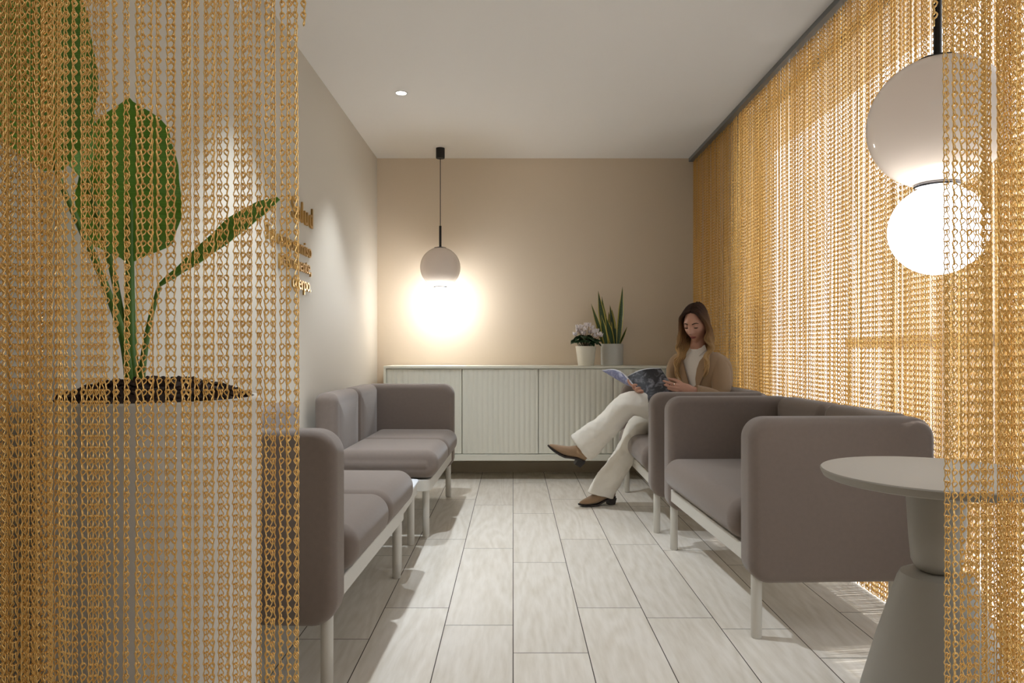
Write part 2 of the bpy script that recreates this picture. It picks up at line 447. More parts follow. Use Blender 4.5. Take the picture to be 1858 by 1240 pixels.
# ------------------------------------------------------------------ chain curtains (stuff)
HALF = [(0.10,-0.03,0.47),(0.10,0.17,0.30),(0.10,0.26,0.10),(0.10,0.14,-0.06),(0.10,-0.06,-0.07),(0.11,-0.14,0.10),(0.11,-0.07,0.42),
        (0.16,-0.03,0.60),(0.25,0,0.75),(0.28,0,0.90),(0.20,0,1.02)]
PATH = {2: HALF + [(0,0,1.05)] + [(-x,y,z) for x,y,z in reversed(HALF)],
        1: [HALF[i] for i in (0,2,3,5,6,8,10)] + [(-HALF[i][0],)+HALF[i][1:] for i in (10,8,6,5,3,2,0)],
        0: [HALF[i] for i in (1,3,5,9,10)] + [(-HALF[i][0],)+HALF[i][1:] for i in (10,9,5,3,1)]}
def link_template(lod, wire, sides):
    P = [Vector(p) for p in PATH[lod]]; m = len(P); V = []; F = []
    T = [(P[min(i+1,m-1)]-P[max(i-1,0)]).normalized() for i in range(m)]
    a = Vector((1,0,0))
    for i in range(m):
        a = (a - T[i]*a.dot(T[i])).normalized(); b = T[i].cross(a)
        for j in range(sides):
            th = 2*math.pi*j/sides
            V.append(P[i] + a*wire*math.cos(th) + b*wire*math.sin(th))
    for i in range(m-1):
        for j in range(sides):
            k = (j+1) % sides
            F.append((i*sides+j, i*sides+k, (i+1)*sides+k, (i+1)*sides+j))
    V = np.array([tuple(v) for v in V], dtype=np.float32); V[:, 2] *= -1
    return V, np.array(F, dtype=np.int32)
TPL = {2: link_template(2, 0.053, 5), 1: link_template(1, 0.068, 4), 0: link_template(0, 0.055, 3)}
PITCH = 0.0209
rng = np.random.default_rng(11)
def strand(x, y, ztop, zbot, lod, dx=0.0, amp=0.35):
    """one hanging strand: list of (verts, faces); dx = sideways lean per metre of fall"""
    V, F = TPL[lod]
    n = max(1, int(round((ztop - zbot)/PITCH)))
    z = ztop - np.arange(n)*PITCH
    y0 = rng.uniform(0, 2*math.pi) if rng.random() < 0.2 else (rng.choice([0.5, 1.5])*math.pi + rng.normal(0, 0.35)); ph = rng.uniform(0, 6.28, 3)
    yaw = y0 + amp*np.sin(z*1.3+ph[0]) + 0.3*amp*np.sin(z*4+ph[1]) + rng.normal(0, 0.05, n)
    cs, sn = np.cos(yaw)[:, None], np.sin(yaw)[:, None]
    vx = V[:, 0]*PITCH; vy = V[:, 1]*PITCH; vz = V[:, 2]*PITCH
    xs = x + dx*(H - z) + 0.0012*np.sin(z*3+ph[2]); ys = y + 0.0012*np.sin(z*2.3+ph[1])
    out = np.empty((n, len(V), 3), dtype=np.float32)
    out[:, :, 0] = xs[:, None] + vx*cs - vy*sn
    out[:, :, 1] = ys[:, None] + vx*sn + vy*cs
    out[:, :, 2] = z[:, None] + vz
    Fs = F[None] + (np.arange(n)*len(V))[:, None, None]
    return out.reshape(-1, 3), Fs.reshape(-1, 4)
def curtain(name, parts, m, label):
    vs, fs, off = [], [], 0
    for v, f in parts:
        vs.append(v); fs.append(f + off); off += len(v)
    v = np.concatenate(vs); f = np.concatenate(fs).astype(np.int32)
    me = bpy.data.meshes.new(name)
    me.vertices.add(len(v)); me.vertices.foreach_set('co', v.ravel())
    me.loops.add(f.size); me.loops.foreach_set('vertex_index', f.ravel())
    me.polygons.add(len(f)); me.polygons.foreach_set('loop_start', np.arange(0, f.size, 4, dtype=np.int32))
    me.update(calc_edges=True)
    me.shade_smooth() if hasattr(me, 'shade_smooth') else None
    me.materials.append(m)
    o = bpy.data.objects.new(name, me); C.objects.link(o)
    return tag(o, label, 'curtain', kind='stuff')

YC = 1.30
def cx(px): return (px - 931)*YC/FPX
left_px = [-1, 13, 28, 41, 55, 68, 83, 95, 109, 122, 136, 149, 162, 173, 185, 194, 208, 226, 248, 261, 276, 288, 303, 316, 331, 344, 357, 372,
           386, 398, 413, 427, 441, 454, 468, 482, 496, 510, 524, 538]
parts = []
for px in left_px:
    x = cx(px); yy = YC + rng.uniform(-0.004, 0.004); ln = rng.normal(0, 0.0004) if px < 400 else 0.0
    parts.append(strand(x, yy, H, 0.01, 2, ln))
for k in range(1, 30):
    parts.append(strand(cx(-1 - 13.7*k), YC, H, 0.01, 0))
# second, denser row near the left edge
for px in (-8, 4, 20, 35, 49, 62, 76, 90):
    parts.append(strand(cx(px), YC + 0.022, H, 0.01, 1))
parts.append(strand(cx(552), YC, H, 1 + (634-52)*YC/FPX, 2))
curtain('chain_curtain', parts, M['gold'], 'gold chain-link curtain hanging at the left of the opening, in front of the planter')
parts = []
for px in (1709, 1724, 1739, 1752, 1765, 1781, 1793, 1808, 1820, 1834, 1847, 1860):
    parts.append(strand(cx(px) - 0.0, YC + rng.uniform(-0.004, 0.004), H, 0.01, 2, 0.004))
for k in range(1, 28):
    parts.append(strand(cx(1860 + 13.7*k), YC, H, 0.01, 0))
for px in (1800, 1828, 1841, 1853):
    parts.append(strand(cx(px), YC + 0.022, H, 0.01, 1))
parts.append(strand(cx(1695), YC, H, 1 + (634-42)*YC/FPX, 2))
curtain('chain_curtain', parts, M['gold'], 'gold chain-link curtain at the right edge, in front of the round table')
parts = []
y = 1.34
while y < YB - 0.01:
    lod = 1 if 2.0 < y < 4.6 else 0
    parts.append(strand(XR + rng.uniform(-0.004, 0.004), y, H - 0.02, 0.01, lod, 0, 0.5))
    y += 0.0121*rng.uniform(0.85, 1.15) + (0.008 if rng.random() < 0.05 else 0)
curtain('chain_curtain', parts, M['gold_side'], 'long gold chain-link curtain along the right side in front of the bright window')

# ------------------------------------------------------------------ sofas
def make_sofa(loc, rz, L, D, arm0, arm1, label, one_seat=False, group=None):
    """front along local x=0, back at x=D, length along +y"""
    root = thing('sofa', loc, label, 'sofa', rz, group)
    T = 0.115
    y0 = T if arm0 else 0.0
    y1 = L - T if arm1 else L
    # frame: rounded rectangular ring of flat bar
    fr = MB()
    def ring(ax0, ax1, ay0, ay1, r, z):
        pts = []
        for q, (sx, sy) in enumerate(((1,1),(0,1),(0,0),(1,0))):
            cxx = (ax1-r) if sx else (ax0+r); cyy = (ay1-r) if sy else (ay0+r)
            for k in range(7):
                th = R(90)*(q + k/6); pts.append((cxx + r*math.cos(th), cyy + r*math.sin(th), z))
        return pts
    fa, fb = (0.02 if arm0 else 0.0), (L-0.02 if arm1 else L)
    o1 = ring(0.012, D-0.02, fa, fb, 0.05, 0.252); o2 = ring(0.012, D-0.02, fa, fb, 0.05, 0.312)
    i1 = ring(0.04, D-0.05, fa+0.028, fb-0.028, 0.03, 0.252); i2 = ring(0.04, D-0.05, fa+0.028, fb-0.028, 0.03, 0.312)
    fr.rings([i1, o1, o2, i2, i1], cap0=False, cap1=False)
    fr.box(0.03, D-0.04, fa+0.02, fb-0.02, 0.285, 0.31)
    f = fr.build('frame', M['frame'], root); add_bevel(f, 0.003)
    for lx in (0.041, D-0.12):
        for ly in ((0.055), (L-0.055)):
            MB().lathe([(0.001, 0), (0.016, 0), (0.0185, 0.004), (0.0185, 0.262)], lx, ly, 20).build('leg', M['frame'], root)
    ym = (y0 + y1)/2
    for a, b in (((y0, y1),) if one_seat else ((y0, ym), (ym, y1))):
        MB().slab('y', ((D-0.11)/2-0.012, (a+b)/2, 0.392), (D-0.10)/2+0.012, 0.076, b-a-0.002, 0.07, 0.045, 0.006, 10).build('seat_cushion', M['fabric'], root, ang=60)
    for a, b in ((y0, ym), (ym, y1)):
        MB().slab('x', (D-0.062, (a+b)/2, 0.545), (b-a)/2-0.001, 0.222, 0.125, 0.05, 0.045, 0.008, 10).build('backrest', M['fabric'], root, ang=60)
    for on, a in ((arm0, 0), (arm1, L-T)):
        if on:
            MB().slab('y', (D/2, a+T/2, 0.4815), D/2, 0.2835, T, 0.075, 0.03, 0.004, 10).build('armrest', M['fabric'], root, ang=60)
    return root
make_sofa((0.805, 2.41, 0), R(2.2), 1.19, 0.65, True, True, 'taupe sofa with both armrests, nearest on the right, beside the round table', True)
make_sofa((0.742, 3.82, 0), R(-0.6), 1.2, 0.66, True, True, 'taupe sofa by the back cabinet at right, the seated woman on it', True)
make_sofa((-0.466, 3.16, 0), R(180-2.1), 1.13, 0.60, False, True, 'taupe sofa nearest on the left, partly behind the chain curtain')
make_sofa((-0.398, 4.88, 0), R(180-1.3), 1.15, 0.63, True, False, 'taupe sofa at the left in front of the ribbed cabinet, armrest at its far end')

# side table between the left sofas
t = thing('side_table', (-0.745, 3.43, 0), 'low white-topped side table between the two left sofas', 'table')
MB().slab('z', (0, 0, 0.3235), 0.262, 0.245, 0.013, 0.03, 0.005).build('tabletop', M['white_top'], t)
f = MB(); f.box(-0.25, 0.25, -0.235, -0.215, 0.255, 0.317); f.box(-0.25, 0.25, 0.215, 0.235, 0.255, 0.317)
f.box(-0.252, -0.23, -0.22, 0.22, 0.255, 0.317); f.box(0.23, 0.252, -0.22, 0.22, 0.255, 0.317)
add_bevel(f.build('frame', M['frame'], t), 0.004)
for sx in (-1, 1):
    for sy in (-1, 1):
        MB().lathe([(0.001, 0), (0.016, 0), (0.0185, 0.004), (0.0185, 0.3)], sx*0.222, sy*0.205, 20).build('leg', M['frame'], t)

# ------------------------------------------------------------------ round table
t = thing('round_table', (1.013, 1.70, 0), 'round putty-coloured pedestal table at the right under the near pendant lamp', 'table')
MB().lathe([(0.001, 0.684), (0.10, 0.684), (0.243, 0.684), (0.250, 0.687), (0.2565, 0.700), (0.257, 0.703), (0.254, 0.706), (0.12, 0.706), (0.001, 0.706)], n=96).build('tabletop', M['table'], t)
MB().lathe([(0.001, 0), (0.19, 0), (0.197, 0.008), (0.192, 0.03), (0.165, 0.17), (0.13, 0.30), (0.100, 0.40), (0.085, 0.448), (0.078, 0.462), (0.066, 0.468),
            (0.001, 0.468)], n=64).build('base', M['table'], t)
MB().lathe([(0.001, 0.466), (0.030, 0.466), (0.046, 0.476), (0.055, 0.495), (0.060, 0.55), (0.066, 0.66), (0.068, 0.684), (0.001, 0.684)], n=64).build('pedestal', M['table'], t)

# ------------------------------------------------------------------ pendant lamps
def pendant(x, y, zs, label, glow, inner):
    """zs = height of the lit globe's centre"""
    root = thing('pendant_lamp', (x, y, zs), label, 'lamp', group=None)
    r1, r2 = 0.108, 0.156
    zb = r1 + r2 - 0.006
    MB().sphere((0, 0, 0), r1, 48).build('lit_globe', glow, root)
    add_light('globe_inner_light', 'POINT', (x, y, zs + r1 + 0.02), inner, (0.95, 0.97, 1.0), shadow_soft_size=0.02)  # added light inside the smoked globe, standing in for spill from the lit one
    MB().sphere((0, 0, zb), r2, 64).build('smoked_globe', M['smoke'], root)
    MB().lathe([(0.02, r1-0.006), (0.050, r1-0.006), (0.052, r1-0.002), (0.050, r1+0.006), (0.02, r1+0.006)], n=48).build('collar', M['chrome'], root)
    zt = zb + r2
    MB().lathe([(0.001, zt-0.012), (0.046, zt-0.012), (0.047, zt-0.004), (0.02, zt+0.003), (0.001, zt+0.004)], n=40).build('cap', M['black'], root)
    MB().lathe([(0.001, zt), (0.009, zt), (0.009, zt+0.165), (0.001, zt+0.165)], n=20).build('rod', M['black'], root)
    top = H - zs
    MB().lathe([(0.001, zt+0.16), (0.003, zt+0.16), (0.003, top-0.07), (0.001, top-0.07)], n=10).build('cord', M['black'], root)
    MB().lathe([(0.001, top-0.078), (0.033, top-0.078), (0.034, top-0.07), (0.034, top), (0.001, top)], n=32).build('canopy', M['black'], root)
    return root
pendant(-0.563, 5.5, 1.375, 'pendant lamp of two stacked globes hanging at the back wall over the cabinet', M['opal'], 1.2)
pendant(1.024, 1.715, 1.288, 'large near pendant lamp of two stacked globes over the round table', M['opal_near'], 1.9)

# recessed downlights
for yy, lb in ((4.31, 'lit recessed ceiling spot near the back pendant lamp'), (2.85, 'recessed ceiling spot above the planter side of the left wall'),
               ):
    t = thing('downlight', (DL_X, yy, H), lb, 'ceiling light')
    MB().lathe([(0.030, 0.001), (0.030, -0.003), (0.040, -0.003), (0.041, 0.001)], n=40).build('trim_ring', M['white_trim'], t)
    MB().lathe([(0.001, -0.0012), (0.0300, -0.0012), (0.0300, 0.0005), (0.001, 0.0005)], n=40).build('lens', M['dl'], t)

# vent grille high on the left wall
t = thing('vent_grille', (XL, 2.6, 2.37), 'white slatted vent grille high on the left wall behind the chains', 'vent')
f = MB(); f.box(0, 0.012, -0.31, 0.31, 0, 0.012); f.box(0, 0.012, -0.31, 0.31, 0.138, 0.15); f.box(0, 0.012, 0.298, 0.31, 0.012, 0.138); f.box(0, 0.012, -0.31, -0.298, 0.012, 0.138)
f.build('frame', M['white_trim'], t, False)
MB().box(0.0005, 0.002, -0.3, 0.3, 0.01, 0.14).build('backing', M['cab_dark'], t, False)
for k in range(9):
    z = 0.018 + k*0.0135
    MB().add([(0.003,-0.3,z),(0.011,-0.3,z+0.006),(0.011,0.3,z+0.006),(0.003,0.3,z),(0.003,-0.3,z+0.003),(0.011,-0.3,z+0.009),(0.011,0.3,z+0.009),(0.003,0.3,z+0.003)],
             [(0,1,2,3),(7,6,5,4),(0,4,5,1),(1,5,6,2),(2,6,7,3),(3,7,4,0)]).build('slat', M['white_trim'], t, False)

# ------------------------------------------------------------------ wall lettering
def text_mesh(txt, size, spc):
    cu = bpy.data.curves.new('letter', 'FONT'); cu.body = txt; cu.size = size; cu.extrude = 0.005; cu.space_character = spc
    o = bpy.data.objects.new('letter', cu); C.objects.link(o)
    me = bpy.data.meshes.new_from_object(o.evaluated_get(bpy.context.evaluated_depsgraph_get()))
    bpy.data.objects.remove(o); me.materials.clear(); me.materials.append(M['gold_letter'])
    return me
def letters(name, txt, size, zbase, label, yr, spc=1.0):
    total = max(v.co.x for v in text_mesh(txt, size, spc).vertices)
    root = thing(name, (XL + 0.0055, yr, zbase), label, 'lettering'); root.rotation_euler = (R(90), 0, R(90))
    for k, ch in enumerate(txt):
        if ch == ' ': continue
        x1 = max(v.co.x for v in text_mesh(txt[:k+1], size, spc).vertices)
        me = text_mesh(ch, size, spc); x2 = max(v.co.x for v in me.vertices)
        o = bpy.data.objects.new('letter', me); C.objects.link(o); o.parent = root; o.location = (x1 - x2 - total, 0, 0)
    return root
def yl(px): return XL*FPX/(px-931)
letters('wall_lettering', 'Salud', 0.158, 1.660, 'large gold word Salud on the left wall, top line', yl(565), 1.15)
letters('wall_lettering', 'Tu compromiso', 0.105, 1.495, 'gold lettering reading Tu compromiso on the left wall, second line', yl(562), 1.05)
letters('wall_lettering', 'permanente,', 0.105, 1.405, 'gold lettering reading permanente on the left wall, third line', yl(562), 1.0)
letters('wall_lettering', 'cuerpo.', 0.105, 1.310, 'gold lettering reading cuerpo on the left wall, bottom line', yl(561), 1.0)

# ------------------------------------------------------------------ cabinet
CF, CX0, CX1 = 5.40, -0.985, 1.43
root = thing('cabinet', (0, CF, 0), 'long wall-hung ivory cabinet with ribbed doors along the back wall', 'cabinet')
b = MB()
b.box(CX0, CX1, 0, YB-CF-0.012, 0.852, 0.872)
b.box(CX0, CX1, 0, YB-CF-0.012, 0.152, 0.200)
b.box(CX0, CX0+0.02, 0, YB-CF-0.012, 0.200, 0.852); b.box(CX1-0.02, CX1, 0, YB-CF-0.012, 0.200, 0.852)
b.box(CX0+0.02, CX1-0.02, 0.045, 0.06, 0.2, 0.852)
add_bevel(b.build('carcass', M['cabinet'], root, False), 0.002)
edges = [CX0+0.021] + [(p-931)*CF/FPX for p in (838, 977, 1113)] + [1.195, CX1-0.021]
for i in range(5):
    a, c = edges[i]+0.003, edges[i+1]-0.003
    if i == 0: a = edges[0]
    n = int((c-a)/0.0033); pts = []
    depth = 0.006 if i % 2 == 0 else 0.0
    top, bot = [], []
    ring0, ring1 = [], []
    for k in range(n+1):
        x = a + (c-a)*k/n
        yy = 0.010 + depth*0.5 + 0.0045*(1 - abs(math.sin(math.pi*(x-a)/0.040)))
        ring0.append((x, yy)); 
    loop = ring0 + [(c, 0.036), (a, 0.036)]
    mb = MB(); mb.rings([[(x, y, 0.205) for x, y in loop], [(x, y, 0.848) for x, y in loop]])
    mb.build('door', M['cabinet'], root, True, 50)

# potted plants on the cabinet
ZC = 0.872
def leaf_mesh(mb, base, direc, side, length, width, droop=0.2, cup=0.15, n=8, m=6, shape=lambda t: math.sin(math.pi*min(1, t))**0.7, thick=0.0012, tipcurve=0.0):
    """a blade of real thickness: base point, growth direction, side vector"""
    base, d, s_ = Vector(base), Vector(direc).normalized(), Vector(side).normalized()
    nrm = s_.cross(d).normalized(); top = []; bot = []
    for i in range(n+1):
        t = i/n
        c = base + d*length*t - Vector((0,0,1))*droop*length*t*t + s_*tipcurve*length*t*t
        wv = width*shape(t)
        top.append([c + s_*wv*u + nrm*(cup*wv*u*u + thick) for u in [-1 + 2*j/m for j in range(m+1)]])
        bot.append([c + s_*wv*u + nrm*(cup*wv*u*u - thick) for u in [1 - 2*j/m for j in range(m+1)]])
    rs = [a + b for a, b in zip(top, bot)]
    V, F, U = [], [], []
    k = len(rs[0])
    for i, r in enumerate(rs):
        V += r; U += [(j/m if j <= m else 1-(j-m-1)/m, i/n) for j in range(k)]
    for i in range(n):
        for j in range(k):
            q = (j+1) % k; F.append((i*k+j, i*k+q, (i+1)*k+q, (i+1)*k+j))
    F.append(tuple(range(k-1, -1, -1))); F.append(tuple(n*k+j for j in range(k)))
    mb.add(V, F, U)
def snake_shape(t): return (0.55 + 0.45*math.sin(math.pi*min(t*1.25, 1)*0.9)) * (1 if t < 0.6 else max(0.02, 1-((t-0.6)/0.4)**1.8))

t = thing('potted_snake_plant', (0.786, 5.655, ZC), 'snake plant with yellow-edged leaves in a grey-white cylinder pot on the cabinet', 'plant')
MB().lathe([(0.001, 0), (0.083, 0), (0.087, 0.004), (0.089, 0.16), (0.089, 0.168), (0.086, 0.171), (0.083, 0.168), (0.082, 0.150), (0.001, 0.150)]).build('pot', M['pot_grey'], t)
MB().lathe([(0.001, 0.150), (0.05, 0.156), (0.081, 0.150), (0.001, 0.149)]).build('soil', M['soil'], t)
S = 1290/5.55
for (bx, by, tx, ty, hgt, wd) in ((-0.045, 0.0, -0.175, 0.0, 0.34, 0.017), (-0.04, -0.02, -0.125, -0.02, 0.44, 0.026), (-0.02, 0.02, -0.09, 0.02, 0.40, 0.022), (0.005, -0.03, -0.045, -0.05, 0.235, 0.026),
                                  (-0.045, -0.045, -0.10, -0.07, 0.25, 0.024), (0.02, 0.01, 0.0, 0.02, 0.335, 0.022), (0.03, 0.0, 0.015, 0.02, 0.30, 0.02), (0.045, -0.015, 0.10, -0.02, 0.475, 0.023),
                                  (0.05, 0.01, 0.125, 0.0, 0.155, 0.011), (-0.06, 0.01, -0.14, 0.01, 0.22, 0.014), (0.0, 0.04, -0.01, 0.05, 0.28, 0.022)):
    mb = MB(); d = Vector((tx-bx, ty-by, hgt)); yawv = Vector((1, random.uniform(-.5, .5), 0))
    leaf_mesh(mb, (bx, by, 0.148), d, yawv - d*(yawv.dot(d)/d.length_squared), d.length, wd, 0.0, 0.25, 14, 6, snake_shape, 0.0015, 0.03 if bx < 0 else -0.04)
    mb.build('leaf', M['snake'], t, ang=80)

t = thing('potted_cyclamen', (0.567, 5.535, ZC), 'white-flowering cyclamen in a tapered ivory pot on the cabinet', 'plant')
MB().lathe([(0.001, 0), (0.058, 0), (0.061, 0.004), (0.079, 0.140), (0.081, 0.148), (0.079, 0.152), (0.076, 0.149), (0.073, 0.132), (0.001, 0.132)]).build('pot', M['pot_ivory'], t)
MB().lathe([(0.001, 0.132), (0.04, 0.14), (0.072, 0.132), (0.001, 0.131)]).build('soil', M['soil'], t)
for k in range(46):
    a = 2.4*k; rr = 0.03 + 0.075*math.sqrt((k % 23)/23); z = 0.175 + 0.055*(1-(rr/0.11)**2) + random.uniform(-.015, .015)
    c = Vector((rr*math.cos(a), rr*math.sin(a)*0.6, z)); d = Vector((math.cos(a+random.uniform(-.7,.7)), math.sin(a), -0.25+random.uniform(-.3,.3))).normalized()
    s_ = d.cross(Vector((0,0,1))).normalized()
    mb = MB(); leaf_mesh(mb, c - d*0.02, d, s_, 0.05, 0.026, 0.25, 0.25, 6, 4, lambda t: math.sin(math.pi*min(1, 0.12+t*0.88))**0.6, 0.0008)
    st = MB(); mb.tube([(c.x*0.2, c.y*0.2, 0.13), (c.x*0.7, c.y*0.7, z-0.02), tuple(c - d*0.02)], 0.0014, 5)
    mb.build('leaf', M['cyc_leaf'], t, ang=80)
for k, (fx, fz) in enumerate(((-0.085, 0.245), (-0.06, 0.275), (-0.035, 0.30), (-0.01, 0.285), (0.02, 0.315), (0.045, 0.295), (-0.04, 0.265), (0.0, 0.315), (0.06, 0.265), (0.085, 0.27), (0.10, 0.245), (0.035, 0.26), (-0.065, 0.30), (0.075, 0.235), (-0.02, 0.25), (0.118, 0.235))):
    fy_ = random.uniform(-0.05, 0.02); mb = MB(); c = Vector((fx, fy_, fz-0.01))
    for q in range(5):
        a = q*1.257 + k; d = Vector((math.cos(a)*0.6, math.sin(a)*0.6, 0.9)).normalized()
        s_ = Vector((-math.sin(a), math.cos(a), 0))
        leaf_mesh(mb, c, d, s_, 0.034, 0.013, -0.05, 0.4, 5, 4, lambda t: math.sin(math.pi*min(1, 0.2+t*0.78))**0.7, 0.0006)
    f = mb.build('flower', M['petal'], t, ang=80)
    MB().tube([(fx*0.15, fy_*0.15, 0.135), (fx*0.6, fy_*0.7, 0.135+(fz-0.135)*0.6), (fx, fy_, fz-0.008)], 0.0016, 6).build('flower_stem', mat('cyclamen_stem', rgb(110, 62, 52), 0.6) if k == 0 else bpy.data.materials['cyclamen_stem'], f)

# ------------------------------------------------------------------ planter with the big-leaf plant
PX, PY = -0.853, 1.70
t = thing('plant_in_planter', (PX, PY, 0), 'tall white round planter with a large paddle-leaved plant behind the left chain curtain', 'plant')
MB().lathe([(0.001, 0.0), (0.228, 0.0), (0.232, 0.004), (0.236, 0.875), (0.236, 0.882), (0.233, 0.886), (0.220, 0.886), (0.218, 0.882), (0.216, 0.80), (0.001, 0.80)], n=96).build('planter', M['planter'], t)
so = MB()
rs = []
for i in range(26):
    r = 0.001 + 0.215*i/25
    rs.append([(r*math.cos(a), r*math.sin(a), 0.880 + 0.045*(1-(r/0.217)**2) + 0.008*noise.noise(Vector((r*math.cos(a)*40, r*math.sin(a)*40, 3)))) for a in [2*math.pi*j/64 for j in range(64)]])
so.rings(rs)
soil = so.build('soil', M['soil'], t)
bk = MB()
for k in range(420):
    r = 0.208*math.sqrt(random.random()); a = random.uniform(0, 6.28)
    z = 0.882 + 0.045*(1-(r/0.217)**2) + random.uniform(0, 0.006)
    bk.sphere((r*math.cos(a), r*math.sin(a), z), random.uniform(0.005, 0.011), 6, (1, random.uniform(.5, 1), random.uniform(.4, .8)), Matrix.Rotation(random.uniform(0, 3), 3, 'X') @ Matrix.Rotation(random.uniform(0, 3), 3, 'Z'))
tag(bk.build('bark_chips', M['soil'], soil, ang=20), kind='stuff')

def loc_(v): return Vector(v) - Vector((PX, PY, 0))
def paddle(mb, pts, widths, face, fold=0.25, n=28, m=10, lobes=0):
    """broad leaf lofted along a spine of world points; face = direction the blade looks at"""
    P = [loc_(p) for p in pts]
    def sp(tt):
        x = tt*(len(P)-1); i = min(int(x), len(P)-2); f_ = x-i
        p0, p1, p2, p3 = P[max(i-1,0)], P[i], P[i+1], P[min(i+2, len(P)-1)]
        return 0.5*((2*p1)+(p2-p0)*f_+(2*p0-5*p1+4*p2-p3)*f_*f_+(3*p1-p0-3*p2+p3)*f_**3)
    def wd(tt):
        x = tt*(len(widths)-1); i = min(int(x), len(widths)-2); f_ = x-i
        f_ = f_*f_*(3-2*f_); return widths[i]*(1-f_)+widths[i+1]*f_
    V, F, U = [], [], []
    k = 2*(m+1)
    for i in range(n+1):
        tt = i/n; c = sp(tt); T = (sp(min(1, tt+.02))-sp(max(0, tt-.02))).normalized()
        fn = Vector(face); fn = (fn - T*fn.dot(T)).normalized(); s_ = T.cross(fn)
        wv = wd(tt)
        for side in (1, -1):
            for j in range(m+1):
                u = (-1+2*j/m)*side
                rip = 0.03*wv*math.sin(tt*40+u*3)*abs(u)
                V.append(c + s_*wv*u*math.cos(fold*abs(u)) + fn*(wv*abs(u)*math.sin(fold) + rip + 0.0012*side))
                U.append(((u+1)/2, tt*3))
    for i in range(n):
        for j in range(k):
            q = (j+1) % k; F.append((i*k+j, i*k+q, (i+1)*k+q, (i+1)*k+j))
    F.append(tuple(range(k-1, -1, -1))); F.append(tuple(n*k+j for j in range(k)))
    mb.add(V, F, U)
# stems: pixel positions taken through the plant's own distance
def stemtube(pts, rad):
    mb = MB(); P = [loc_(p) for p in pts]
    Q = []
    for i in range(len(P)-1):
        for s in range(6):
            f_ = s/6; p0, p1, p2, p3 = P[max(i-1,0)], P[i], P[i+1], P[min(i+2,len(P)-1)]
            Q.append(0.5*((2*p1)+(p2-p0)*f_+(2*p0-5*p1+4*p2-p3)*f_*f_+(3*p1-p0-3*p2+p3)*f_**3))
    Q.append(P[-1]); rr = [rad[0]+(rad[1]-rad[0])*i/(len(Q)-1) for i in range(len(Q))]
    mb.tube(Q, rr, 12); return mb
Yp = 1.72
l1 = MB(); paddle(l1, [at(235, 474, Yp), at(236, 420, Yp), at(238, 340, Yp-.01), at(240, 260, Yp), at(232, 178, Yp+.02)], [0.012, 0.098, 0.115, 0.105, 0.085, 0.004], (0.35, -0.93, 0.1), 0.12)
stemtube([at(248, 712, Yp+.0), at(238, 640, Yp), at(236, 560, Yp), at(236, 470, Yp), at(237, 380, Yp-.005), at(236, 250, Yp)], (0.017, 0.004)).build('leaf_stalk', M['stem'], t)
l1.build('leaf', M['paddle'], t, ang=80)
l2 = MB(); paddle(l2, [at(96, 310, 1.44), at(80, 230, 1.42), at(68, 140, 1.42), at(54, 40, 1.42), at(34, -90, 1.42), at(24, -160, 1.43)], [0.02, 0.088, 0.108, 0.105, 0.08, 0.004], (0.45, -0.88, 0.1), 0.15)
l2.build('leaf', M['paddle'], t, ang=80)
stemtube([at(236, 712, 1.68), at(222, 610, 1.64), at(176, 480, 1.56), at(140, 400, 1.50), at(108, 325, 1.45), at(82, 220, 1.425), at(58, 60, 1.425)], (0.010, 0.003)).build('leaf_stalk', M['stem'], t)
l3 = MB(); paddle(l3, [at(288, 520, 1.76), at(320, 498, 1.75), at(370, 462, 1.74), at(430, 415, 1.74), at(470, 385, 1.75), at(506, 361, 1.77)], [0.006, 0.014, 0.026, 0.034, 0.026, 0.006], (0.1, -0.75, 0.55), 0.35)
l3.build('leaf', M['paddle'], t, ang=80)
stemtube([at(254, 712, 1.71), at(262, 640, 1.73), at(274, 575, 1.75), at(289, 520, 1.76)], (0.009, 0.005)).build('leaf_stalk', M['stem'], t)
stemtube([at(244, 712, 1.73), at(226, 610, 1.72), at(206, 500, 1.71), at(180, 400, 1.69), at(154, 310, 1.65), at(134, 250, 1.61)], (0.010, 0.004)).build('leaf_stalk', M['stem'], t)
l4 = MB(); paddle(l4, [at(158, 330, 1.66), at(132, 250, 1.60), at(108, 160, 1.54), at(88, 60, 1.50), at(66, -60, 1.47)], [0.008, 0.05, 0.07, 0.06, 0.004], (0.8, -0.6, 0.0), 0.2)
l4.build('leaf', M['paddle'], t, ang=80)
# ------------------------------------------------------------------ the seated woman
def remesh(o, v, sm=2):
    r = o.modifiers.new('remesh', 'REMESH'); r.mode = 'VOXEL'; r.voxel_size = v; r.use_smooth_shade = True
    if sm:
        s_ = o.modifiers.new('smooth', 'SMOOTH'); s_.factor = 0.5; s_.iterations = sm
def spline(P, n):
    P = [Vector(p) for p in P]; out = []
    for i in range(len(P)-1):
        for s in range(n):
            f = s/n; p0, p1, p2, p3 = P[max(i-1,0)], P[i], P[i+1], P[min(i+2,len(P)-1)]
            out.append(0.5*((2*p1)+(p2-p0)*f+(2*p0-5*p1+4*p2-p3)*f*f+(3*p1-p0-3*p2+p3)*f**3))
    out.append(P[-1]); return out
def interp(vals, n):
    out = []
    for i in range(len(vals)-1):
        for s in range(n): f = s/n; f = f*f*(3-2*f); out.append(vals[i]*(1-f)+vals[i+1]*f)
    out.append(vals[-1]); return out
PB = Vector((1.15, 4.42, 0.0))       # under the seat of the pelvis
person = thing('person', tuple(PB), 'seated woman in camel blazer and cream flared trousers reading, legs crossed', 'person')
def L(v): return Vector(v) - PB
yt = R(48)
Ft = Vector((-math.sin(yt), -math.cos(yt), 0)); Lt = Vector((math.cos(yt), -math.sin(yt), 0))
